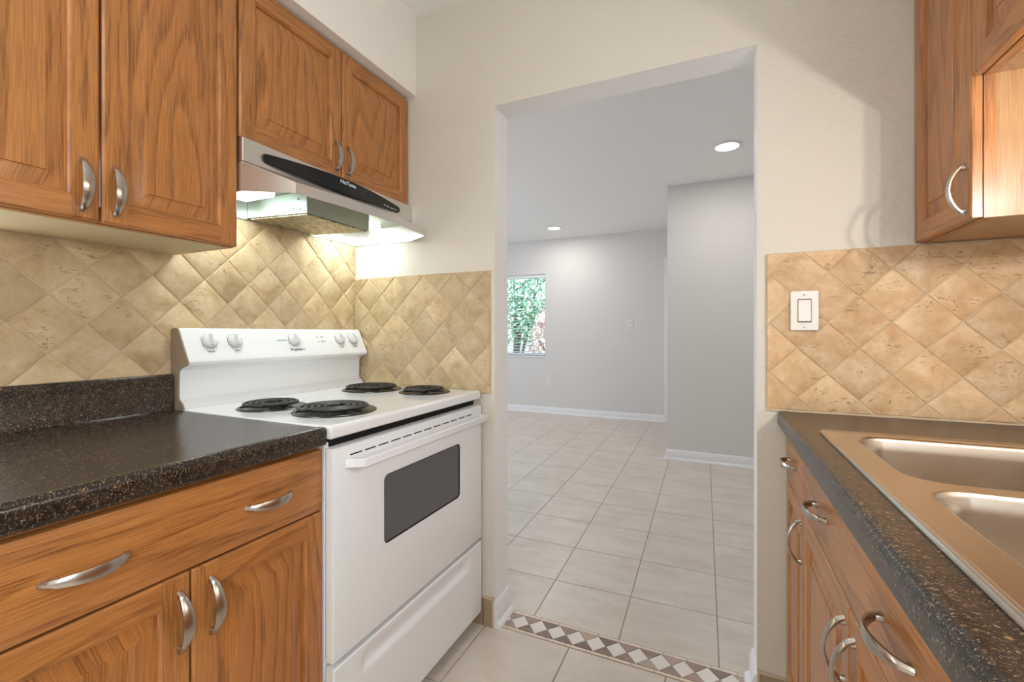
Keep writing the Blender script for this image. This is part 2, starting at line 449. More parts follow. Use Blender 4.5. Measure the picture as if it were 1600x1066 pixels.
# mosaic strip across the doorway
mb = MB(); mb.box(OX0, .012, -.0016, OX1, .127, -.0008, 3)
sx0, pitm, ya, yb, ym = .753, .0752, .027, .112, .0695
k = -1
while sx0 + k*pitm < OX1:
    x = sx0 + k*pitm; c = x + pitm/2; k += 1
    F2 = lambda u, v, h: (u, v, -.0012 + h)
    D = clip([(c-pitm/2, ym), (c, ya), (c+pitm/2, ym), (c, yb)], OX0, 0, OX1, .2)
    if D: tile_poly(mb, D, F2, .0022, .0012, .0006, 0, random.random())
    for y0, y1 in ((ya, ym), (yb, ym)):
        T = clip([(x, y1), (x-pitm/2, y0), (x+pitm/2, y0)], OX0, 0, OX1, .2)
        if T: tile_poly(mb, T, F2, .0022, .0012, .0006, random.choice((1, 1, 4, 5)), random.random())
k = 0
for y0, y1 in ((.0125, .0262), (.1128, .1265)):
    x = OX0 - random.uniform(0, .05)
    while x < OX1:
        T = clip([(x, y0), (x+.078, y0), (x+.078, y1), (x, y1)], OX0, 0, OX1, .2)
        if T: tile_poly(mb, T, F2, .0022, .001, .0006, 2, random.random())
        x += .078
tag(mb.build('mosaic_threshold', ['mos_w', 'mos_b', 'mos_c', 'fgrout', 'mos_d', 'mos_l'], smooth=0),
    'mosaic tile border of white diamonds and brown triangles across the doorway floor', 'tile border')

# baseboards
def bb_prof(h=.09, t=.013, shoe=True):
    p = [(0, 0)]
    if shoe: p += [(t+.016, 0), (t+.016, .008), (t+.012, .015), (t+.004, .019)]
    else: p += [(t, 0)]
    return p + [(t, .022), (t, h-.02), (t-.004, h-.012), (t-.006, h-.004), (t-.009, h), (0, h)]
def bb(name, fn, a, b, h=.09, label=None):
    m = MB(); m.prism(bb_prof(h), fn, a, b); return struct(m.build(name, 'trimw', bevel=0), label)
bb('baseboard_back', lambda p, q, t: (t, YF-p, q), XL, .888, label='white baseboard along the far wall')
bb('baseboard_projection', lambda p, q, t: (t if t > PX else PX-p, PY-p, q), PX-.013, XR2, label='white baseboard of the boxed-out wall')
bb('baseboard_return', lambda p, q, t: (PX-p, t if t > PY else PY-p, q), PY-.013, YF)
bb('baseboard_jamb_left', lambda p, q, t: (OX0+p, t, q), -.006, TW+.006, .10, 'white baseboard on the left jamb of the doorway')
bb('baseboard_jamb_right', lambda p, q, t: (OX1-p, t, q), -.006, TW+.006, .10, 'white baseboard on the right jamb of the doorway')
bb('baseboard_side', lambda p, q, t: (XL+p, t, q), TW, YF)
m = MB(); m.box(.60, -.010, 0, .664, 0, .106); m.box(.668, -.010, 0, .7055, 0, .106)
m.box(.60, -.008, .106, .7115, 0, .112, 1); m.box(.7055, -.011, 0, .7115, 0, .112, 1)
struct(m.build('baseboard_kitchen_left', ['covetile', 'covegrout'], bevel=.001), 'short brown tile baseboard beside the stove')
m = MB(); m.box(1.613, -.010, 0, 1.70, 0, .106); m.box(1.607, -.008, .106, 1.70, 0, .112, 1); m.box(1.607, -.011, 0, 1.613, 0, .112, 1)
struct(m.build('baseboard_kitchen_right', ['covetile', 'covegrout'], bevel=.001), 'short brown tile baseboard below the right counter')
# door casing at the right end of the far wall
m = MB(); m.box(.888, YF-.018, 0, .955, YF, 2.10); m.box(.955, YF-.018, 2.035, PX-.03, YF, 2.10)
struct(m.build('trim_3', 'trimw', bevel=.002), 'white door casing at the right end of the far wall')
struct(MB().box(.957, YF-.012, .005, PX-.03, YF-.001, 2.025).build('door_1', 'trimw'))

# ------------------------------------------------------------------ window, blind, outside
m = MB()
for x0, z0, x1, z1 in ((WX0, WZ0, WX0+.04, WZ1), (WX1-.04, WZ0, WX1, WZ1), (WX0, WZ0, WX1, WZ0+.04), (WX0, WZ1-.04, WX1, WZ1)):
    m.box(x0, YF+.09, z0, x1, YF+.13, z1)
win = struct(m.build('window_1', 'trimw', bevel=.002), 'window in the far wall')
def child(mbx, name, mats, par, **kw):
    """child mesh given in world coordinates under an unrotated parent"""
    mbx.v = [tuple(Vector(p) - par.location) for p in mbx.v]
    return mbx.build(name, mats, par, **kw)
child(MB().box(WX0+.03, YF+.108, WZ0+.03, WX1-.03, YF+.112, WZ1-.03), 'window_pane', 'glass', win)
child(MB().box(WX0+.001, YF-.012, WZ0-.012, WX1-.001, YF+.09, WZ0+.006), 'window_sill', 'trimw', win, bevel=.002)
bl = empty('window_blind', ((WX0+WX1)/2, YF+.045, WZ0+.012), 0, 'white horizontal blind with open slats in the far window', 'blind')
m = MB(); zz = WZ0 + .06
while zz < WZ1 - .05:
    m.prism([(-.024, -.003), (0, .001), (.024, .004), (.024, .0055), (0, .0025), (-.024, -.0015)], lambda p, q, t, zz=zz: (t, YF+.045+p, zz+q), WX0+.012, WX1-.012); zz += .042
o = child(m, 'slats', 'blind', bl)
child(MB().box(WX0+.008, YF+.018, WZ1-.045, WX1-.008, YF+.07, WZ1-.002), 'headrail', 'blind', bl, bevel=.002)
child(MB().box(WX0+.012, YF+.022, WZ0+.016, WX1-.012, YF+.068, WZ0+.034), 'bottom_rail', 'blind', bl, bevel=.002)
m = MB()
for x in (WX0+.15, (WX0+WX1)/2, WX1-.15): m.tube([(x, YF+.02, WZ0+.03), (x, YF+.02, WZ1-.02)], .0012, 5)
child(m, 'ladder_cord', 'blind', bl)
# outside
tag(MB().box(-14, YF+.3, -.25, 8, 24, -.2).build('lawn', 'grass', smooth=0), 'green lawn outside the window', 'lawn')
m = MB(); m.box(-9, 9.4, -.2, 3, 9.5, .98)
for k in range(8): m.box(-9, 9.37, -.18+k*.145, 3, 9.4, -.06+k*.145)
tag(m.build('white_fence', 'siding', smooth=0), 'white horizontal board fence outside behind the greenery', 'fence')
def bush(name, c, rad, n, mat, label, cat, trunk=.0, sz=.07):
    root = empty(name, (c[0], c[1], -.2), 0, label, cat)
    m = MB(); rnd = random.Random(len(label))
    for _ in range(n):
        while True:
            p = Vector((rnd.uniform(-1,1), rnd.uniform(-1,1), rnd.uniform(-1,1)))
            if .35 < p.length < 1: break
        q = Vector((c[0]+p.x*rad[0], c[1]+p.y*rad[1], c[2]+p.z*rad[2]))
        u = Vector((rnd.gauss(0,1), rnd.gauss(0,1), rnd.gauss(0,1))).normalized(); v = u.orthogonal().normalized()
        L = sz*rnd.uniform(.6, 1.4)
        m.add([q-u*L, q+v*L*.4, q+u*L, q-v*L*.4], [(0,1,2,3)], 0, rnd.random())
    child(m, 'foliage', mat, root, smooth=0)
    m = MB()
    for _ in range(5):
        e = Vector((c[0]+rnd.uniform(-.4,.4)*rad[0], c[1]+rnd.uniform(-.4,.4)*rad[1], c[2]+rnd.uniform(-.2,.5)*rad[2]))
        a = Vector((c[0], c[1], -.185)); m.tube([a, a.lerp(e, .5)+Vector((.05,0,.05)), e], [.05, .035, .015], 7)
    child(m, 'trunk', 'bark', root)
bush('leafy_tree', (-2.9, 8.2, 2.15), (1.9, .8, 1.25), 6500, 'leaf', 'bright green leafy tree outside the far window', 'tree')
bush('russet_shrub', (-1.60, 7.0, .78), (.36, .4, .85), 900, 'leafr', 'russet leaved shrub at the right side of the window view', 'shrub')

# ------------------------------------------------------------------ lamps in the living room
def recessed(x, y, label, e=6.8):
    r = empty('recessed_light', (x, y, ZC), 0, label, 'ceiling light', 'recessed ceiling lights')
    MB().lathe([(.078, -.001), (.092, -.001), (.094, -.005), (.080, -.009), (.076, -.006)], (0,0,0), cap0=False, cap1=False, n=40).build('trim_ring', 'trimw', r)
    MB().lathe([(.077, -.0015), (.077, -.0055), (.05, -.0065), (.001, -.007)], (0,0,0), n=40).build('lens', 'lamp_cool', r)
    light('recessed_lamp', 'AREA', (0, 0, -.012), e, (1, .95, .88), .15, parent=r, shape='DISK')
recessed(1.563, 1.99, 'round recessed ceiling light nearer the doorway, above the boxed-out wall')
recessed(-.38, 3.85, 'round recessed ceiling light near the far window wall')

# ------------------------------------------------------------------ wall plates
def plate(name, c, out, label, cat, kind):
    """c centre on the wall face; out = unit vector away from wall is -Y"""
    r = empty(name, c, 0, label, cat)
    m = MB(); m.prism(rrect(-.035, -.0575, .035, .0575, .004, 3), lambda p, q, t: (p, t, q), 0, -.006)
    m.build('cover_plate', 'plasticw', r, bevel=.002)
    if kind == 'switch':
        m = MB(); m.prism(rrect(-.0175, -.0345, .0175, .0345, .002, 2), lambda p, q, t: (p, t, q), -.0055, -.0068); m.build('rocker_frame', 'plasticd', r)
        m = MB(); m.prism([(-.0062, -.032), (-.0112, -.030), (-.0078, .0), (-.0075, .030), (-.0062, .032)], lambda p, q, t: (t, p, q), -.0155, .0155); m.build('rocker', 'plasticw', r, bevel=.0006)
    else:
        for z in (-.02, .02):
            m = MB(); m.prism(rrect(-.016, z-.014, .016, z+.014, .007, 4), lambda p, q, t: (p, t, q), -.0055, -.0085)
            rc = m.build('receptacle', 'plasticw', r)
            m = MB()
            for x in (-.006, .006): m.box(x-.001, -.0086, z-.002, x+.001, -.0092, z+.006)
            m.box(-.002, -.0086, z-.009, .002, -.0092, z-.006); m.build('slots', 'void', rc)
    for z in (-.0465, .0465): MB().lathe([(.003, 0), (.003, .0012), (.001, .0018)], (0, -.006, z), (0,-1,0), 10).build('screw', 'nickel', r)
plate('light_switch', (1.7275, -.0125, 1.205), None, 'white rocker light switch on the travertine tile right of the doorway', 'light switch', 'switch')
plate('light_switch', (.462, YF, 1.246), None, 'small white light switch on the far grey wall', 'light switch', 'switch')
plate('power_outlet', (-.682, YF, .4535), None, 'white power outlet low on the far wall below the window', 'outlet', 'outlet')

# ------------------------------------------------------------------ tiled backsplashes
def backsplash(u0, v0, u1, v1, pu, pv, fn, name, mat, label, hd=.0737):
    """diamond tiles; (pu, pv) is one grid vertex, hd the half diagonal; fn(u, v, h)->xyz"""
    m = MB()
    P = [(u0, v0), (u1, v0), (u1, v1), (u0, v1)]
    r0 = [fn(*p, 0) for p in P]; r1 = [fn(*p, .0072) for p in P]
    m.rings([r0, r1], 1, 0, True, True, True)
    for i in range(-40, 41):
        for j in range(-40, 41):
            if (i + j) % 2: continue
            cu, cv = pu + i*hd, pv + (j+1)*hd
            if cu < u0-hd or cu > u1+hd or cv < v0-hd or cv > v1+hd: continue
            D = clip([(cu-hd, cv), (cu, cv-hd), (cu+hd, cv), (cu, cv+hd)], u0+.0005, v0+(.0055 if u0 > 1 else .0005), u1-.0005, v1-.0005)
            if D: tile_poly(m, D, fn, .0100 + random.uniform(-.0006, .0006), .0010, .0034, 0, random.random(), .0009, .004)
    return tag(m.build(name, [mat, 'grout'], smooth=25), label, 'tile backsplash')
backsplash(-1.36, .90, -.0005, 1.60, -.732, 1.236, lambda u, v, h: (.0002+h, u, v), 'tile_backsplash', 'trav', 'travertine diamond tile backsplash behind the stove and left counter')
backsplash(.012, .905, .696, 1.383, .24, 1.087, lambda u, v, h: (u, -.0002-h, v), 'tile_backsplash', 'trav', 'travertine diamond tile panel between stove and doorway')
backsplash(1.632, .9075, XR-.001, 1.378, 1.858, 1.2425, lambda u, v, h: (u, -.0002-h, v), 'tile_backsplash', 'trav_w', 'warm travertine diamond tile panel above the sink counter with the switch', .0733)

# ------------------------------------------------------------------ cabinets
T = .019
def handle(par, c, vertical=True, L=.104, proj=.029, y0=0.0):
    """arched pull; c = (x, z) centre on the door face at y = y0 (outward is -y)"""
    m = MB(); rings = []; n = 22
    for i in range(n+1):
        t = i/n; s_ = (t-.5)*L
        a = sin(pi*t)
        d = y0 - proj*(a**.62)
        wdt = .0044 + .0050*(a**.8)
        thk = .0026 + .0022*(1-a)
        ta = cos(pi*t)
        # tangent frame in (s, d)
        eps = 1e-3; t2 = min(1, t+eps); t1 = max(0, t-eps)
        ds = (t2-t1)*L; dd = -proj*((max(0,sin(pi*t2))**.62) - (max(0,sin(pi*t1))**.62))
        l = hypot(ds, dd); ns, nd = dd/l, -ds/l   # outward normal (pointing -y)
        sec = []
        for k in range(8):
            an = 2*pi*k/8 + pi/8
            cw, ct = cos(an)*wdt*1.08, sin(an)*thk*1.08
            ss, yy, ww = s_ + ns*ct, d + nd*ct, cw
            yy = min(yy, y0 + .0005)
            if vertical: sec.append((c[0]+ww, yy, c[1]+ss))
            else: sec.append((c[0]+ss, yy, c[1]+ww))
        rings.append(sec)
    m.rings(rings, 0, 0, True, True, True)
    for e in (-1, 1):
        p = (c[0], y0+.0002, c[1]+e*(L/2-.006)) if vertical else (c[0]+e*(L/2-.006), y0+.0002, c[1])
        m.lathe([(.0055, 0), (.005, .005), (.0035, .011)], p, (0,-1,0), 12)
    return m.build('handle', 'nickel', par)

def door(par, x0, z0, x1, z1, yb, fw=.046, bw=.030):
    """raised-panel oak door; back face at y = yb, front at yb - T"""
    m = MB(); yf = yb - T; e = .004; W, H = x1-x0, z1-z0
    us = [0, e, fw, W-fw, W-e, W]; vs = [0, e, fw, H-fw, H-e, H]
    P = lambda i, j: (x0+us[i], yf + (e*.8 if (i in (0,5) or j in (0,5)) else 0), z0+vs[j])
    r1, r2, r3, r4 = (random.random() for _ in range(4))
    for i in range(5):
        for j in range(5):
            if i == 2 and j == 2: continue
            stile = i < 2 or i > 2
            m.add([P(i,j), P(i+1,j), P(i+1,j+1), P(i,j+1)], [(0,1,2,3)], 0 if stile else 1, (r1 if i < 2 else r2) if stile else (r3 if j < 2 else r4))
    b = [(x0, yb, z0), (x1, yb, z0), (x1, yb, z1), (x0, yb, z1)]
    f = [(x0, yf+e*.8, z0), (x1, yf+e*.8, z0), (x1, yf+e*.8, z1), (x0, yf+e*.8, z1)]
    for k, mt in ((0, 1), (1, 0), (2, 1), (3, 0)):
        n_ = (k+1) % 4; m.add([b[k], b[n_], f[n_], f[k]], [(0,1,2,3)], mt, r1)
    m.add(b, [(3,2,1,0)], 0, r1)
    def ring(d, y): return [(x0+fw+d, y, z0+fw+d), (x1-fw-d, y, z0+fw+d), (x1-fw-d, y, z1-fw-d), (x0+fw+d, y, z1-fw-d)]
    prof = [(0, yf), (.002, yf+.0025), (.005, yf+.004), (.0065, yf+.0105), (.0080, yf+.0105), (.0080+bw*.5, yf+.0070), (.0075+bw, yf+.0030), (.0085+bw, yf+.0006)]
    rp = random.random()
    R = [ring(*q) for q in prof]
    for a in range(len(R)-1):
        panel = a >= 4
        for k in range(4):
            n_ = (k+1) % 4
            m.add([R[a][k], R[a][n_], R[a+1][n_], R[a+1][k]], [(0,1,2,3)], 0 if (panel or k in (1,3)) else 1, rp if panel else (r3, r2, r4, r1)[k])
    m.add(R[-1], [(0,1,2,3)], 0, rp)
    return m.build('door', ['oak_v', 'oak_h'], par, smooth=20)
def drawer(par, x0, z0, x1, z1, yb, name='drawer'):
    m = MB(); yf = yb - T; r = random.random()
    R = [[(x0,yb,z0),(x1,yb,z0),(x1,yb,z1),(x0,yb,z1)], [(x0,yf+.005,z0),(x1,yf+.005,z0),(x1,yf+.005,z1),(x0,yf+.005,z1)],
         [(x0+.0015,yf+.0015,z0+.0015),(x1-.0015,yf+.0015,z0+.0015),(x1-.0015,yf+.0015,z1-.0015),(x0+.0015,yf+.0015,z1-.0015)],
         [(x0+.005,yf,z0+.005),(x1-.005,yf,z0+.005),(x1-.005,yf,z1-.005),(x0+.005,yf,z1-.005)]]
    m.rings(R, 0, r, True, True, True)
    return m.build(name, ['oak_h'], par, smooth=40)

HALF = pi/2
def wall_cabinet(name, loc, rz, W, H, D, ndoor, hz, label, hinge=None, back=.0, lightside=False):
    r = empty(name, loc, rz, label, 'wall cabinet')
    m = MB()
    t = .016
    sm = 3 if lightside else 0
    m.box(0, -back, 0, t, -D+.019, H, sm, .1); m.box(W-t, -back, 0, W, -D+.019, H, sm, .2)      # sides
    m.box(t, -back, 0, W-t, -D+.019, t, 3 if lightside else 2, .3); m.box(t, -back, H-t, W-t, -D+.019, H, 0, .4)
    m.box(t, -back, t, W-t, -back-.008, H-t, 2)
    # face frame
    ff = .038
    m.box(0, -D+.019, 0, ff, -D, H, 0, .5); m.box(W-ff, -D+.019, 0, W, -D, H, 0, .6)
    m.box(ff, -D+.019, 0, W-ff, -D, ff, 1, .7); m.box(ff, -D+.019, H-ff, W-ff, -D, H, 1, .8)
    m.build('body', ['oak_v', 'oak_h', 'underside', 'maple'], r, smooth=0)
    gap = .0045; yb = -D-.0015
    w = (W - gap*(ndoor-1) - .004)/ndoor
    for k in range(ndoor):
        a = .002 + k*(w+gap)
        d = door(r, a, .002, a+w, H-.010, yb)
        if ndoor == 2: hx = a+w-.030 if k == 0 else a+.021
        else: hx = a+w-.022 if hinge == 'L' else a+.022
        handle(d, (hx, hz), True, y0=yb-T)
    return r
BK = .0115
random.seed(11)
UD = .2845
wall_cabinet('wall_cabinet', (.0, -1.351, 1.374), HALF, .601, .762, UD, 2, .073, 'tall oak two-door wall cabinet at upper left above the counter', back=BK)
random.seed(21)
wall_cabinet('wall_cabinet', (.0, -.7475, 1.678), HALF, .745, .458, UD, 2, .068, 'short oak two-door wall cabinet above the range hood', back=.001)
random.seed(31)
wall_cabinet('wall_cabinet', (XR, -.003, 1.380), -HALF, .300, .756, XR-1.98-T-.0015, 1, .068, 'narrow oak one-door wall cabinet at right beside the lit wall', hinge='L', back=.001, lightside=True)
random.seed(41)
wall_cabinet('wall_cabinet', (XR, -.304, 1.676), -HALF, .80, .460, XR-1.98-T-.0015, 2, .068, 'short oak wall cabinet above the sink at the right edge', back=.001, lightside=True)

def base_cabinet(loc, rz, W, D, label, units, back=.0, H=.868, top=.859):
    """units: list of ('drawer', x0, x1, [pull xs]) / ('door', x0, x1, handle x)"""
    r = empty('base_cabinet', loc, rz, label, 'base cabinet')
    m = MB(); t = .016
    m.box(0, -back, 0, t, -D+.019, H, 0, .1); m.box(W-t, -back, 0, W, -D+.019, H, 0, .2)
    m.box(t, -back, .10, W-t, -D+.019, .116, 2); m.box(t, -back, .116, W-t, -back-.008, H, 2)
    ff = .038
    m.box(0, -D+.019, .10, ff, -D, H, 0, .5); m.box(W-ff, -D+.019, .10, W, -D, H, 0, .6)
    m.box(ff, -D+.019, .10, W-ff, -D, .14, 1, .7); m.box(ff, -D+.019, .695, W-ff, -D, .735, 1, .8); m.box(ff, -D+.019, H-.02, W-ff, -D, H, 1, .9)
    m.box(t, -D+.075, 0, W-t, -D+.06, .10, 0, .3)
    m.build('body', ['oak_v', 'oak_h', 'underside'], r, smooth=0)
    yb = -D-.0015
    for u in units:
        if u[0] == 'drawer':
            d = drawer(r, u[1], .7145, u[2], top, yb)
            for x in u[3]: handle(d, (x, .785), False, y0=yb-T)
        else:
            d = door(r, u[1], .115, u[2], .7105, yb)
            handle(d, (u[3], .628), True, y0=yb-T)
    return r
random.seed(53)
DL = .6095
base_cabinet((0, -1.358, 0), HALF, .599, DL, 'oak base cabinet under the left counter with wide false drawer',
             [('drawer', .001, .598, [.152, .456]), ('door', .001, .2985, .280), ('door', .3015, .598, .335)], back=.001)
random.seed(63)
DR = XR - 1.683 - T - .0015
base_cabinet((XR, -.004, 0), -HALF, .291, DR, 'narrow oak base cabinet against the doorway wall under the sink counter',
             [('drawer', .006, .289, [.13]), ('door', .006, .289, .262)], back=.001, H=.860, top=.856)
random.seed(73)
base_cabinet((XR, -.2965, 0), -HALF, .812, DR, 'wide oak sink base cabinet with false drawer front',
             [('drawer', .002, .810, [.198, .608]), ('door', .002, .4045, .380), ('door', .4075, .810, .440)], back=.001, H=.860, top=.856)
random.seed(83)
base_cabinet((XR, -1.11, 0), -HALF, .44, DR, 'oak base cabinet at the bottom right corner past the sink',
             [('drawer', .002, .438, [.22]), ('door', .002, .438, .03)], back=.001, H=.860, top=.856)

# ------------------------------------------------------------------ countertops
def arc(cx, cy, r, a0, a1, n=5): return [(cx+r*cos(a0+(a1-a0)*i/n), cy+r*sin(a0+(a1-a0)*i/n)) for i in range(n+1)]
zt = .912
m = MB()
prof = [(BK, .870), (.618, .870), (.636, .870)] + arc(.636, .878, .008, -pi/2, 0, 4)[1:] + [(.644, .896)] + arc(.631, .901, .0135, 0, pi/2, 6) + [(.622, .914), (.607, zt)] \
     + [(.045, zt)] + [(.036, zt+.002), (.0325, zt+.008)] + [(.0315, zt+.09)] + arc(.0245, zt+.0995, .007, 0, pi/2, 4) + [(BK, zt+.1065)]
m.prism(prof, lambda p, q, t: (p, t, q), -1.358, -.7605)
tag(m.build('countertop', 'laminate', bevel=.0015, smooth=40), 'dark speckled laminate countertop with backsplash left of the stove', 'countertop')
# right counter with sink cut-out
m = MB(); x0c = 1.658
zf = .907
fp = [(.075, zf-.042), (.010, zf-.042)] + arc(.010, zf-.034, .008, -pi/2, -pi, 4)[1:] + [(.002, zf-.014)] + arc(.0155, zf-.0115, .0135, -pi, -1.5*pi, 6) + [(.024, zf+.002), (.040, zf), (.075, zf)]
m.prism(fp, lambda p, q, t: (x0c+p, t, q), -1.555, -.0112)
sx0_, sx1_, sy0_, sy1_ = 1.733, 2.245, -1.11, -.325
m.box(sx0_, sy1_, zf-.042, XR, -.0112, zf); m.box(sx0_, -1.555, zf-.042, XR, sy0_, zf); m.box(sx1_, sy0_, zf-.042, XR, sy1_, zf)
tag(m.build('countertop', 'laminate', smooth=40), 'brown speckled laminate countertop holding the sink on the right', 'countertop')

# ------------------------------------------------------------------ sink
sk = empty('kitchen_sink', (1.985, -.714, zf), 0, 'double bowl stainless steel sink set in the right counter', 'sink')
def W2(m, name, mats, **kw): return child(m, name, mats, sk, **kw)
m = MB(); SX0, SX1, SY0, SY1 = 1.7135, 2.262, -1.134, -.294
b1 = (1.765, -.672, 2.150, -.335); b2 = (1.765, -1.092, 2.150, -.706)
zr = zf + .0075
def loop(x0, y0, x1, y1, r, z, n=7): return [(p, q, z) for p, q in rrect(x0, y0, x1, y1, r, n)]
def frame_top(m):
    # deck = outer ring strips around the two bowls, built on a grid with rounded bowl corners
    n = 7
    def ringpts(b, r): return rrect(b[0], b[1], b[2], b[3], r, n)
    mid = (b1[1]+b2[3])/2
    for b, cell in ((b1, (SX0+.012, mid, SX1-.012, SY1-.012)), (b2, (SX0+.012, SY0+.012, SX1-.012, mid))):
        inner = ringpts(b, .055); outer = []
        cx0, cy0, cx1, cy1 = cell
        k = 0
        for (qx, qy) in ((cx1, cy1), (cx0, cy1), (cx0, cy0), (cx1, cy0)):
            for i in range(n+1):
                p = inner[k]; k += 1
                t = i/n
                if (qx, qy) == (cx1, cy1): o = (cx1, p[1] + (cy1-b[3])*t*1.0 + (0)) if t < .5 else (p[0], cy1)
                elif (qx, qy) == (cx0, cy1): o = (p[0], cy1) if t < .5 else (cx0, p[1])
                elif (qx, qy) == (cx0, cy0): o = (cx0, p[1]) if t < .5 else (p[0], cy0)
                else: o = (p[0], cy0) if t < .5 else (cx1, p[1])
                if abs(t-.5) < .51/n: o = (qx, qy)
                if (qx, qy) == (cx1, cy1) and t < .5 and o != (qx, qy): o = (cx1, p[1])
                outer.append(o)
        N = len(inner)
        m.add([(p[0], p[1], zr-.0015) for p in inner] + [(p[0], p[1], zr-.0015) for p in outer],
              [(i, (i+1) % N, N+(i+1) % N, N+i) for i in range(N)])
frame_top(m)
# raised outer edge rolling down to the counter
o1 = loop(SX0, SY0, SX1, SY1, .012, zf+.0005, 4)
o2 = loop(SX0+.001, SY0+.001, SX1-.001, SY1-.001, .012, zf+.0045, 4)
o3 = loop(SX0+.005, SY0+.005, SX1-.005, SY1-.005, .009, zr+.0005, 4)
o4 = loop(SX0+.0085, SY0+.0085, SX1-.0085, SY1-.0085, .006, zr, 4)
o5 = loop(SX0+.012, SY0+.012, SX1-.012, SY1-.012, .0005, zr-.0015, 4)
m.rings([o1, o2, o3, o4, o5])
W2(m, 'sink_deck', 'sink', smooth=50)
for b in (b1, b2):
    m = MB(); R = []
    for d, z, r in ((0, zr-.0015, .055), (.003, zr-.003, .054), (.006, zr-.009, .052), (.008, zr-.03, .052), (.014, zr-.14, .052), (.018, zr-.160, .052), (.030, zr-.172, .046), (.05, zr-.176, .035), (.14, zr-.179, .02)):
        R.append(loop(b[0]+d, b[1]+d, b[2]-d, b[3]-d, r, z))
    m.rings(R, 0, 0, True, False, True)
    bo = W2(m, 'bowl', 'sink', smooth=50)
    cx, cy = (b[0]+b[2])/2, (b[1]+b[3])/2
    dm = MB().lathe([(.045, .003), (.043, .005), (.036, .002), (.03, -.004), (.001, -.004)], (cx, cy, zr-.179), cap0=False)
    dm.v = [tuple(Vector(p) - sk.location) for p in dm.v]
    dm.build('drain', 'chrome', bo)

# ------------------------------------------------------------------ lamp over the sink (out of frame, lights the wall patch)
wl = empty('wall_lamp', (XR, -.93, 1.50), 0, 'two-bulb wall lamp above the sink, under the short cabinet', 'wall lamp')
MB().box(-.03, -.19, -.03, 0, .19, .03).build('lamp_base', 'nickel', wl, bevel=.004)
for y in (-.13, .13):
    MB().lathe([(.018, 0), (.018, .03), (.012, .032)], (-.03, y, 0), (-1,0,0), 20).build('socket', 'plasticw', wl)
    MB().lathe([(.012, 0), (.02, .01), (.03, .03), (.031, .045), (.024, .062), (.01, .070), (.001, .071)], (-.062, y, 0), (-1,0,0), 24).build('bulb', 'lamp_warm', wl)
    light('sink_bulb_light', 'POINT', (-.145, y, 0), 5.6, (1, .95, .94), .012, parent=wl)

# kitchen ceiling light behind the camera
kl = empty('ceiling_light', (1.15, -2.15, ZC), 0, 'flush rectangular ceiling light in the kitchen behind the camera', 'ceiling light')
MB().box(-.20, -.62, -.07, .20, .62, 0).build('housing', 'trimw', kl, bevel=.01)
MB().box(-.18, -.60, -.085, .18, .60, -.071).build('diffuser', 'lamp_kitchen', kl, bevel=.006)
light('kitchen_ceiling_lamp', 'AREA', (0, 0, -.09), 6.5, (.90, 1.0, 1.04), .36, 1.2, parent=kl)

# ------------------------------------------------------------------ range hood  (local x = world Y + .752, local y = -world X)
HY0 = -.7485
hd = empty('range_hood', (0, HY0, 1.52), HALF, 'stainless under-cabinet range hood with lit underside above the stove', 'range hood')
def L(X, Y, Z): return (Y-HY0, -X, Z-1.52)
m = MB()
ya, yb_ = -.7475, -.0035
def lip(i, n=16):
    t = i/n; Yv = -.688 + (.688-.092)*t; return (.452 + .024*sin(pi*t), Yv)
lp = [lip(i) for i in range(17)]
plan = [(.013, ya), (.318, ya)] + lp + [(.318, yb_), (.013, yb_)]
topz = [1.61, 1.61] + [1.551]*17 + [1.61, 1.61]
botz = [1.527]*len(plan)
botz = [1.532, 1.528] + [1.522]*17 + [1.528, 1.532]
n = len(plan)
# skirt (outer and inner skin, 1.5 mm)
inn = []
cx, cy = .2, -.375
for (X, Y) in plan: inn.append((X + (.0022 if X < .1 else -.0022), Y + (.002 if Y < cy else -.002)))
R = [[L(*p, z) for p, z in zip(inn, [z-.002 for z in topz])], [L(*p, z) for p, z in zip(inn, botz)], [L(*p, z) for p, z in zip(plan, botz)], [L(*p, z) for p, z in zip(plan, topz)]]
m.rings(R, 0, 0, True)
# sloped front top between the body face and the lip
k0 = [(.318, -.7475 + (.744)*i/16) for i in range(17)]
m.add([L(*p, 1.61) for p in k0] + [L(*p, 1.551) for p in lp], [(i, i+1, 18+i, 17+i) for i in range(16)])
m.add([L(.318, ya, 1.61), L(*lp[0], 1.551), L(.318, ya, 1.61-.0001)], [(0, 1, 2)])
# inner top plate
m.add([L(.013, ya, 1.598), L(.33, ya, 1.598), L(.33, yb_, 1.598), L(.013, yb_, 1.598)], [(0,1,2,3)], 1)
m.add([L(.318, -.7475+.744*i/16, 1.6075) for i in range(17)] + [L(p[0]-.002, p[1], 1.549) for p in lp], [(i, i+1, 18+i, 17+i) for i in range(16)], 0)
m.build('canopy', ['steel', 'galv'], hd, smooth=30)
m = MB(); a = L(.013, ya, 1.611); b = L(.3195, yb_, 1.6765)
m.box(a[0], a[1], a[2], b[0], b[1], b[2]); m.build('body', 'steel', hd, bevel=.002)
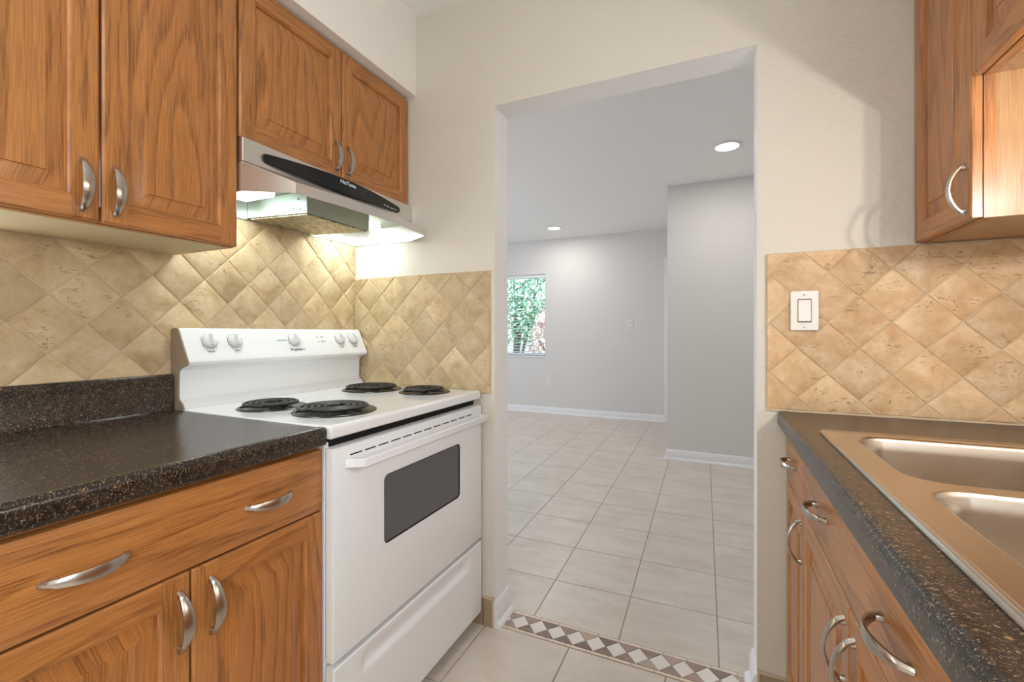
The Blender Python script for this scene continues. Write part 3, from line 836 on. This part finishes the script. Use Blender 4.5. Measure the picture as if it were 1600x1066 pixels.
# black control panel, bowed outward
m = MB(); n = 24; Rr = []
for i in [0, .12, .3, .55] + list(range(1, n)) + [n-.55, n-.3, n-.12, n]:
    t = i/n; Yv = -.690 + (.690-.085)*t; bow = sin(pi*t)
    e = min(t, 1-t)*n; ry = 1.0 if e > .9 else .45 + .55*(1-(1-min(e, .7)/.7)**2)**.5
    cz = 1.640 + .003*bow; hh = (.0145 + .0135*bow)*ry; dp = .3215 + .020*bow*.9
    Rr.append([L(.319, Yv, cz-hh), L(dp, Yv, cz-hh), L(dp+.003, Yv, cz-hh+.003), L(dp+.003, Yv, cz+hh*.85-.003), L(dp, Yv, cz+hh*.85), L(.319, Yv, cz+hh*.85)])
m.rings(Rr, 0, 0, True, True, True)
cp = m.build('control_panel', 'black', hd, smooth=40)
m = MB()
for k in range(6):
    Yv = -.190 + k*.0135 + (.006 if k > 2 else 0)
    tt = (Yv+.690)/.605; xx = .3215+.018*sin(pi*tt)+.0031; q = L(xx, Yv, 1.632); m.box(q[0]-.0035, q[1]-.001, q[2]-.0014, q[0]+.0035, q[1]+.001, q[2]+.0014)
q = L(.3315, -.213, 1.648); m.lathe([(.0045, 0), (.0045, .0015)], q, (0,-1,0), 14)
m.build('buttons', 'inkw', cp)
def text(txt, size, par, loc, mat, name, rot=(pi/2,0,0), sx=1.0, off=0.0, sp=1.0, shear=0.0):
    cu = bpy.data.curves.new('t', 'FONT'); cu.body = txt; cu.size = size; cu.extrude = .0003; cu.align_x = 'CENTER'; cu.align_y = 'CENTER'; cu.offset = off; cu.space_character = sp; cu.shear = shear
    to = bpy.data.objects.new('t', cu); COL.objects.link(to)
    bpy.context.view_layer.update()
    me = bpy.data.meshes.new_from_object(to.evaluated_get(bpy.context.evaluated_depsgraph_get()))
    bpy.data.objects.remove(to); bpy.data.curves.remove(cu)
    me.transform(Matrix.Diagonal((sx, 1, 1, 1)))
    me.materials.clear(); me.materials.append(M[mat])
    o = bpy.data.objects.new(name, me); COL.objects.link(o); o.parent = par; o.location = loc; o.rotation_euler = rot
    return o
text('NuTone', .017, cp, L(.3435, -.385, 1.652), 'inkw', 'lettering', sx=1.25, off=.0003)
# fan housing with grease filter
m = MB(); fx0, fx1, fy0, fy1 = .0165, .300, -.520, -.236
V = [L(fx0, fy0, 1.538), L(fx1, fy0, 1.526), L(fx1, fy1, 1.526), L(fx0, fy1, 1.538), L(fx0, fy0, 1.597), L(fx1, fy0, 1.597), L(fx1, fy1, 1.597), L(fx0, fy1, 1.597)]
m.add(V, [(0,1,5,4), (1,2,6,5), (2,3,7,6), (3,0,4,7), (4,5,6,7), (0,1,2,3)])
fh = m.build('fan_housing', 'galv', hd)
for k in range(4): MB().lathe([(.0042, 0), (.0042, .001), (.002, .0025)], L(fx1+.0002, -.485+k*.062, 1.545), (0,-1,0), 10).build('screw', 'nickel', fh)
for X_, Z_ in ((.24, 1.545), (.27, 1.541), (.262, 1.575)):
    MB().lathe([(.004, 0), (.004, .001), (.002, .0025)], L(X_, fy0-.0002, Z_), (-1,0,0), 10).build('screw', 'nickel', fh)
m = MB()
V = [L(fx0+.008, fy0+.006, 1.5372), L(fx1-.006, fy0+.006, 1.5258), L(fx1-.006, fy1-.006, 1.5258), L(fx0+.008, fy1-.006, 1.5372)]
m.add(V + [(p[0], p[1], p[2]-.0045) for p in V], [(0,1,2,3), (4,5,6,7), (0,1,5,4), (1,2,6,5), (2,3,7,6), (3,0,4,7)])
m.build('grease_filter', 'mesh', hd)
for y0, y1 in ((-.205, -.055), (-.705, -.555)):
    m = MB(); a = L(.06, y0, 1.597); b = L(.20, y1, 1.578); m.box(a[0], a[1], a[2], b[0], b[1], b[2])
    lo = m.build('lamp_lens', 'lamp_hood', hd, bevel=.004)
    c = L(.13, (y0+y1)/2, 1.572); light('hood_lamp', 'AREA', c, 1.15, (.85, 1, 1.0), .12, .12, parent=hd)

# ------------------------------------------------------------------ stove (local x = world Y + .757, local y = -world X)
SY = -.757; SW = .742
st = empty('electric_stove', (0, SY, 0), HALF, 'white freestanding electric range with four black coil burners', 'stove')
def S(X, x, Z): return (x, -X, Z)
def slab(m, X0, x0, Z0, X1, x1, Z1, mat=0): a, b = S(X0, x0, Z0), S(X1, x1, Z1); return m.box(*a, *b, mat)
m = MB(); slab(m, .03, 0, .035, .632, SW, .874); slab(m, .06, .02, 0, .58, .05, .035, 1); slab(m, .06, SW-.05, 0, .58, SW-.02, .035, 1)
m.build('body', ['enamel', 'void'], st, bevel=.002)
# cooktop
m = MB()
pr = [(.05, .884), (.652, .884), (.6565, .887), (.6575, .905)] + arc(.6475, .906, .010, 0, pi/2, 5)[1:] + [(.636, .9155), (.61, .9145), (.05, .9145)]
m.prism(pr, lambda p, q, t: S(p, t, q), -.001, SW+.001)
ct = m.build('cooktop', 'enamel', st, bevel=.0025, smooth=40)
m = MB(); slab(m, .05, .012, .862, .634, SW-.012, .884); m.build('vent_gap', 'void', st)
# burners
def burner(X, Y, r, turns):
    b = MB(); c = S(X, Y-SY, .9148)
    b.lathe([(r+.003, -.0002), (r+.003, .0014), (r, .0034), (r-.006, .0036), (r-.012, .0014), (r-.020, .0006), (.001, .0004)], c, n=56, cap0=False)
    bo = b.build('burner', 'pan', st)
    k = MB(); pts = []; R0 = .022; R1 = r-.0145; N = int(turns*36)
    for i in range(N+1):
        t = i/N; a = 2*pi*turns*t; rr = R0 + (R1-R0)*t
        pts.append((c[0]+rr*cos(a), c[1]+rr*sin(a), c[2]+.0135))
    k.tube(pts, .0054, 8, flat=.8)
    k.lathe([(.011, .002), (.013, .007), (.011, .0085), (.001, .0088)], c, n=20, cap0=False)
    for q in range(3):
        a = 2*pi*q/3 + .5
        k.tube([(c[0]+.01*cos(a), c[1]+.01*sin(a), c[2]+.0062), (c[0]+(R1+.008)*cos(a), c[1]+(R1+.004)*sin(a), c[2]+.0062)], .003, 6)
    k.build('coil', 'coil', bo)
burner(.262, -.612, .094, 3.6)
burner(.487, -.583, .113, 4.5)
burner(.241, -.150, .113, 4.5)
burner(.478, -.130, .094, 3.6)
# backguard
bg_ = [(.0115, .9), (.0115, 1.148)] + arc(.0175, 1.148, .006, pi, pi/2, 3)[1:] + arc(.0385, 1.147, .008, pi/2, .35, 4) + [(.0890, 1.064)] + arc(.0835, 1.0535, .0095, .3, -1.35, 6) + \
      [(.075, 1.0405), (.060, 1.035), (.052, 1.030), (.0485, 1.022), (.0465, .953), (.050, .942), (.066, .930), (.073, .9155), (.073, .9)]
m = MB(); m.prism(bg_, lambda p, q, t: S(p, t, q), .0035, SW-.0035, cap=False)
bgd = m.build('backguard', 'enamel', st, smooth=35)
for a in (-.001, SW-.0035):
    m = MB(); m.prism(bg_, lambda p, q, t: S(p, t, q), a, a+.0045); m.build('end_cap', 'taupe', st, smooth=35)
# panel slope
pa, pb = Vector((.0460, 1.150)), Vector((.0890, 1.064)); sl = (pb-pa).normalized(); nrm = Vector((-sl.y, sl.x)) * 1
nrm = Vector((sl.y*-1, sl.x)) if (-sl.y) > 0 else Vector((sl.y, -sl.x))
def onp(x, z, off=0):   # point on slope at height z
    t = (z-pa.y)/(pb.y-pa.y); p = pa + (pb-pa)*t + nrm*off; return S(p.x, x, p.y)
nl = Vector((0, -nrm.x, nrm.y)); tang = Vector((1, 0, 0)); upv = Vector((0, -(-sl).x, (-sl).y))
for i, (x, ang) in enumerate(((.078, .15), (.158, .2), (.384, .1), (.607, 0), (.680, 0))):
    c = Vector(onp(x, 1.1135, .001)); m = MB(); R_ = .0215 if i != 2 else .0215
    m.lathe([(R_+.001, .0012), (R_, .006), (R_*.93, .011), (R_*.9, .0115), (.001, .0115)], c, nl, 32)
    kb = m.build('knob', 'knobw', st, smooth=40)
    MB().lathe([(R_+.0016, -.001), (R_+.0016, .0012), (.002, .0012)], c, nl, 32).build('skirt_ring', 'gripgrey2', kb, smooth=40)  # dark ring added under the knob to draw its outline
    m = MB(); u = (tang*sin(ang) + upv*cos(ang)); w_ = (tang*cos(ang) - upv*sin(ang))
    for_ = []
    for hh, ww, ll in ((.0105, .006, R_*.9), (.0155, .0042, R_*.88), (.0170, .0030, R_*.82)):
        for_.append([tuple(c + nl*hh + w_*a_*ww + u*b_*ll) for a_, b_ in ((-1,-1),(1,-1),(1,1),(-1,1))])
    m.rings(for_, 0, 0, True, True, True); m.build('grip', 'gripgrey', kb, bevel=.001)
    # printed ticks around the knob
    m = MB()
    for k in range(10):
        a = radians(-60 + k*300/9 - 0); rr = R_ + .0055
        p = c + nl*(-.0008) + tang*rr*sin(a) + upv*rr*cos(a)
        m.add([tuple(p + tang*dx*.0010 + upv*dy*.0013) for dx, dy in ((-1,-1),(1,-1),(1,1),(-1,1))], [(0,1,2,3)])
    m.build('dial_marks', 'ink', bgd, smooth=0)
    if i != 2:
        text(('FRONT', 'REAR', '', 'REAR', 'FRONT')[i], .0065, bgd, tuple(Vector(onp(x, 1.083, .0003))), 'ink', 'lettering', rot=(pi/2-atan2(nrm.y, nrm.x), 0, 0))
rot_p = (pi/2-atan2(nrm.y, nrm.x), 0, 0)
text('Frigidaire', .0125, bgd, onp(.388, 1.0795, .0003), 'ink', 'lettering', rot=rot_p, sx=1.15, off=.00035, sp=1.1)
text('OVEN TEMP  OFF', .0055, bgd, onp(.334, 1.1135, .0003), 'ink', 'lettering', rot=rot_p)
for x, z, t_ in ((.497, 1.124, 'OVEN'), (.497, 1.107, 'SURFACE')):
    text(t_, .0055, bgd, onp(x+.022, z, .0003), 'ink', 'lettering', rot=rot_p)
    m = MB(); m.lathe([(.0026, 0), (.002, .001)], onp(x, z, 0), nl, 12); m.build('indicator_light', 'ink', bgd)
# oven door with window opening
dz0, dz1, dX0, dX1 = .346, .861, .637, .663
wx0, wx1, wz0, wz1 = .178, .578, .558, .748
m = MB()
n = 5
inn = rrect(wx0, wz0, wx1, wz1, .016, n)
ou = []
k = 0
for (qx, qz, r_) in ((SW-.006, dz1-.006, 0), (.006, dz1-.006, 1), (.006, dz0+.006, 2), (SW-.006, dz0+.006, 3)):
    for i in range(n+1):
        ou.append((qx, qz))
# outer ring: corners duplicated -> quads fan into the corners
def ringX(P, X): return [S(X, p, q) for p, q in P]
def grow(P, g): 
    return [(p + (g if p > SW/2 else -g), q + (g if q > (dz0+dz1)/2 else -g)) for p, q in P]
m.rings([ringX(inn, dX1-.004), ringX(inn, dX1), ringX(ou, dX1), ringX(grow(ou, .004), dX1-.0015), ringX(grow(ou, .006), dX1-.006), ringX(grow(ou, .006), dX0)], 0, 0, True, False, True)
od = m.build('oven_door', ['enamel', 'void'], st, smooth=40)
m = MB(); m.prism(rrect(wx0+.0003, wz0+.0003, wx1-.0003, wz1-.0003, .016, 5), lambda p, q, t: S(t, p, q), dX1-.008, dX1-.0032); m.build('oven_window', 'ovenglass', od)
m = MB(); fr_ = [ringX(rrect(wx0-.0005, wz0-.0005, wx1+.0005, wz1+.0005, .0165, 5), dX1+.0004), ringX(rrect(wx0+.003, wz0+.003, wx1-.003, wz1-.003, .0135, 5), dX1-.0028)]
m.rings(fr_, 0, 0, True); m.build('window_gasket', 'void', od)
m = MB()
for k in range(12):
    x = .052 + k*.0518; m.add([S(dX1+.0003, x, .8345), S(dX1+.0003, x+.041, .8345), S(dX1+.0003, x+.041, .8380), S(dX1+.0003, x, .8380)], [(0,1,2,3)])
m.build('vent_slots', 'void', od, smooth=0)
m = MB(); P = [(dX1, .034), (dX1+.040, .058), (dX1+.043, .064), (dX1+.043, .716), (dX1+.040, .722), (dX1, .737), (dX1, .712), (dX1+.027, .704), (dX1+.027, .072), (dX1, .060)]
m.prism(P, lambda p, q, t: S(p, q, t), .807, .829); m.build('door_handle', 'enamel', od, bevel=.003)
# storage drawer with pressed finger groove
m = MB(); xs = [0, .003] + [.003 + (SW-.006)*i/70 for i in range(1, 70)] + [SW-.003, SW]; zs = [.058, .061] + [.061 + .268*i/60 for i in range(1, 60)] + [.329, .332]
def dep(x, z):
    e = 0
    if x in (0, SW) or z in (.058, .332): e = .003
    cz = .280; a = min(1, max(0, (.324-z)/.044 if z > cz else (z-.256)/.024)); lx = min(max((x-.088)/.03, 0), 1)*min(max((.648-x)/.03, 0), 1)
    sm = a*a*(3-2*a); slope = (1 if z > cz else .8)
    return e + .013*sm*lx
G = [[S(.6625-dep(x, z), x, z) for z in zs] for x in xs]; nz = len(zs)
V = [p for c_ in G for p in c_]; Fc = [(i*nz+j, (i+1)*nz+j, (i+1)*nz+j+1, i*nz+j+1) for i in range(len(xs)-1) for j in range(nz-1)]
m.add(V, Fc)
bd = [G[0][0], G[-1][0], G[-1][-1], G[0][-1]]; bk = [S(.637, 0, .058), S(.637, SW, .058), S(.637, SW, .332), S(.637, 0, .332)]
for a_ in range(4): b_ = (a_+1) % 4; m.add([bd[a_], bd[b_], bk[b_], bk[a_]], [(0,1,2,3)])
m.add(bk, [(0,1,2,3)])
m.build('storage_drawer', 'enamel', st, smooth=40)
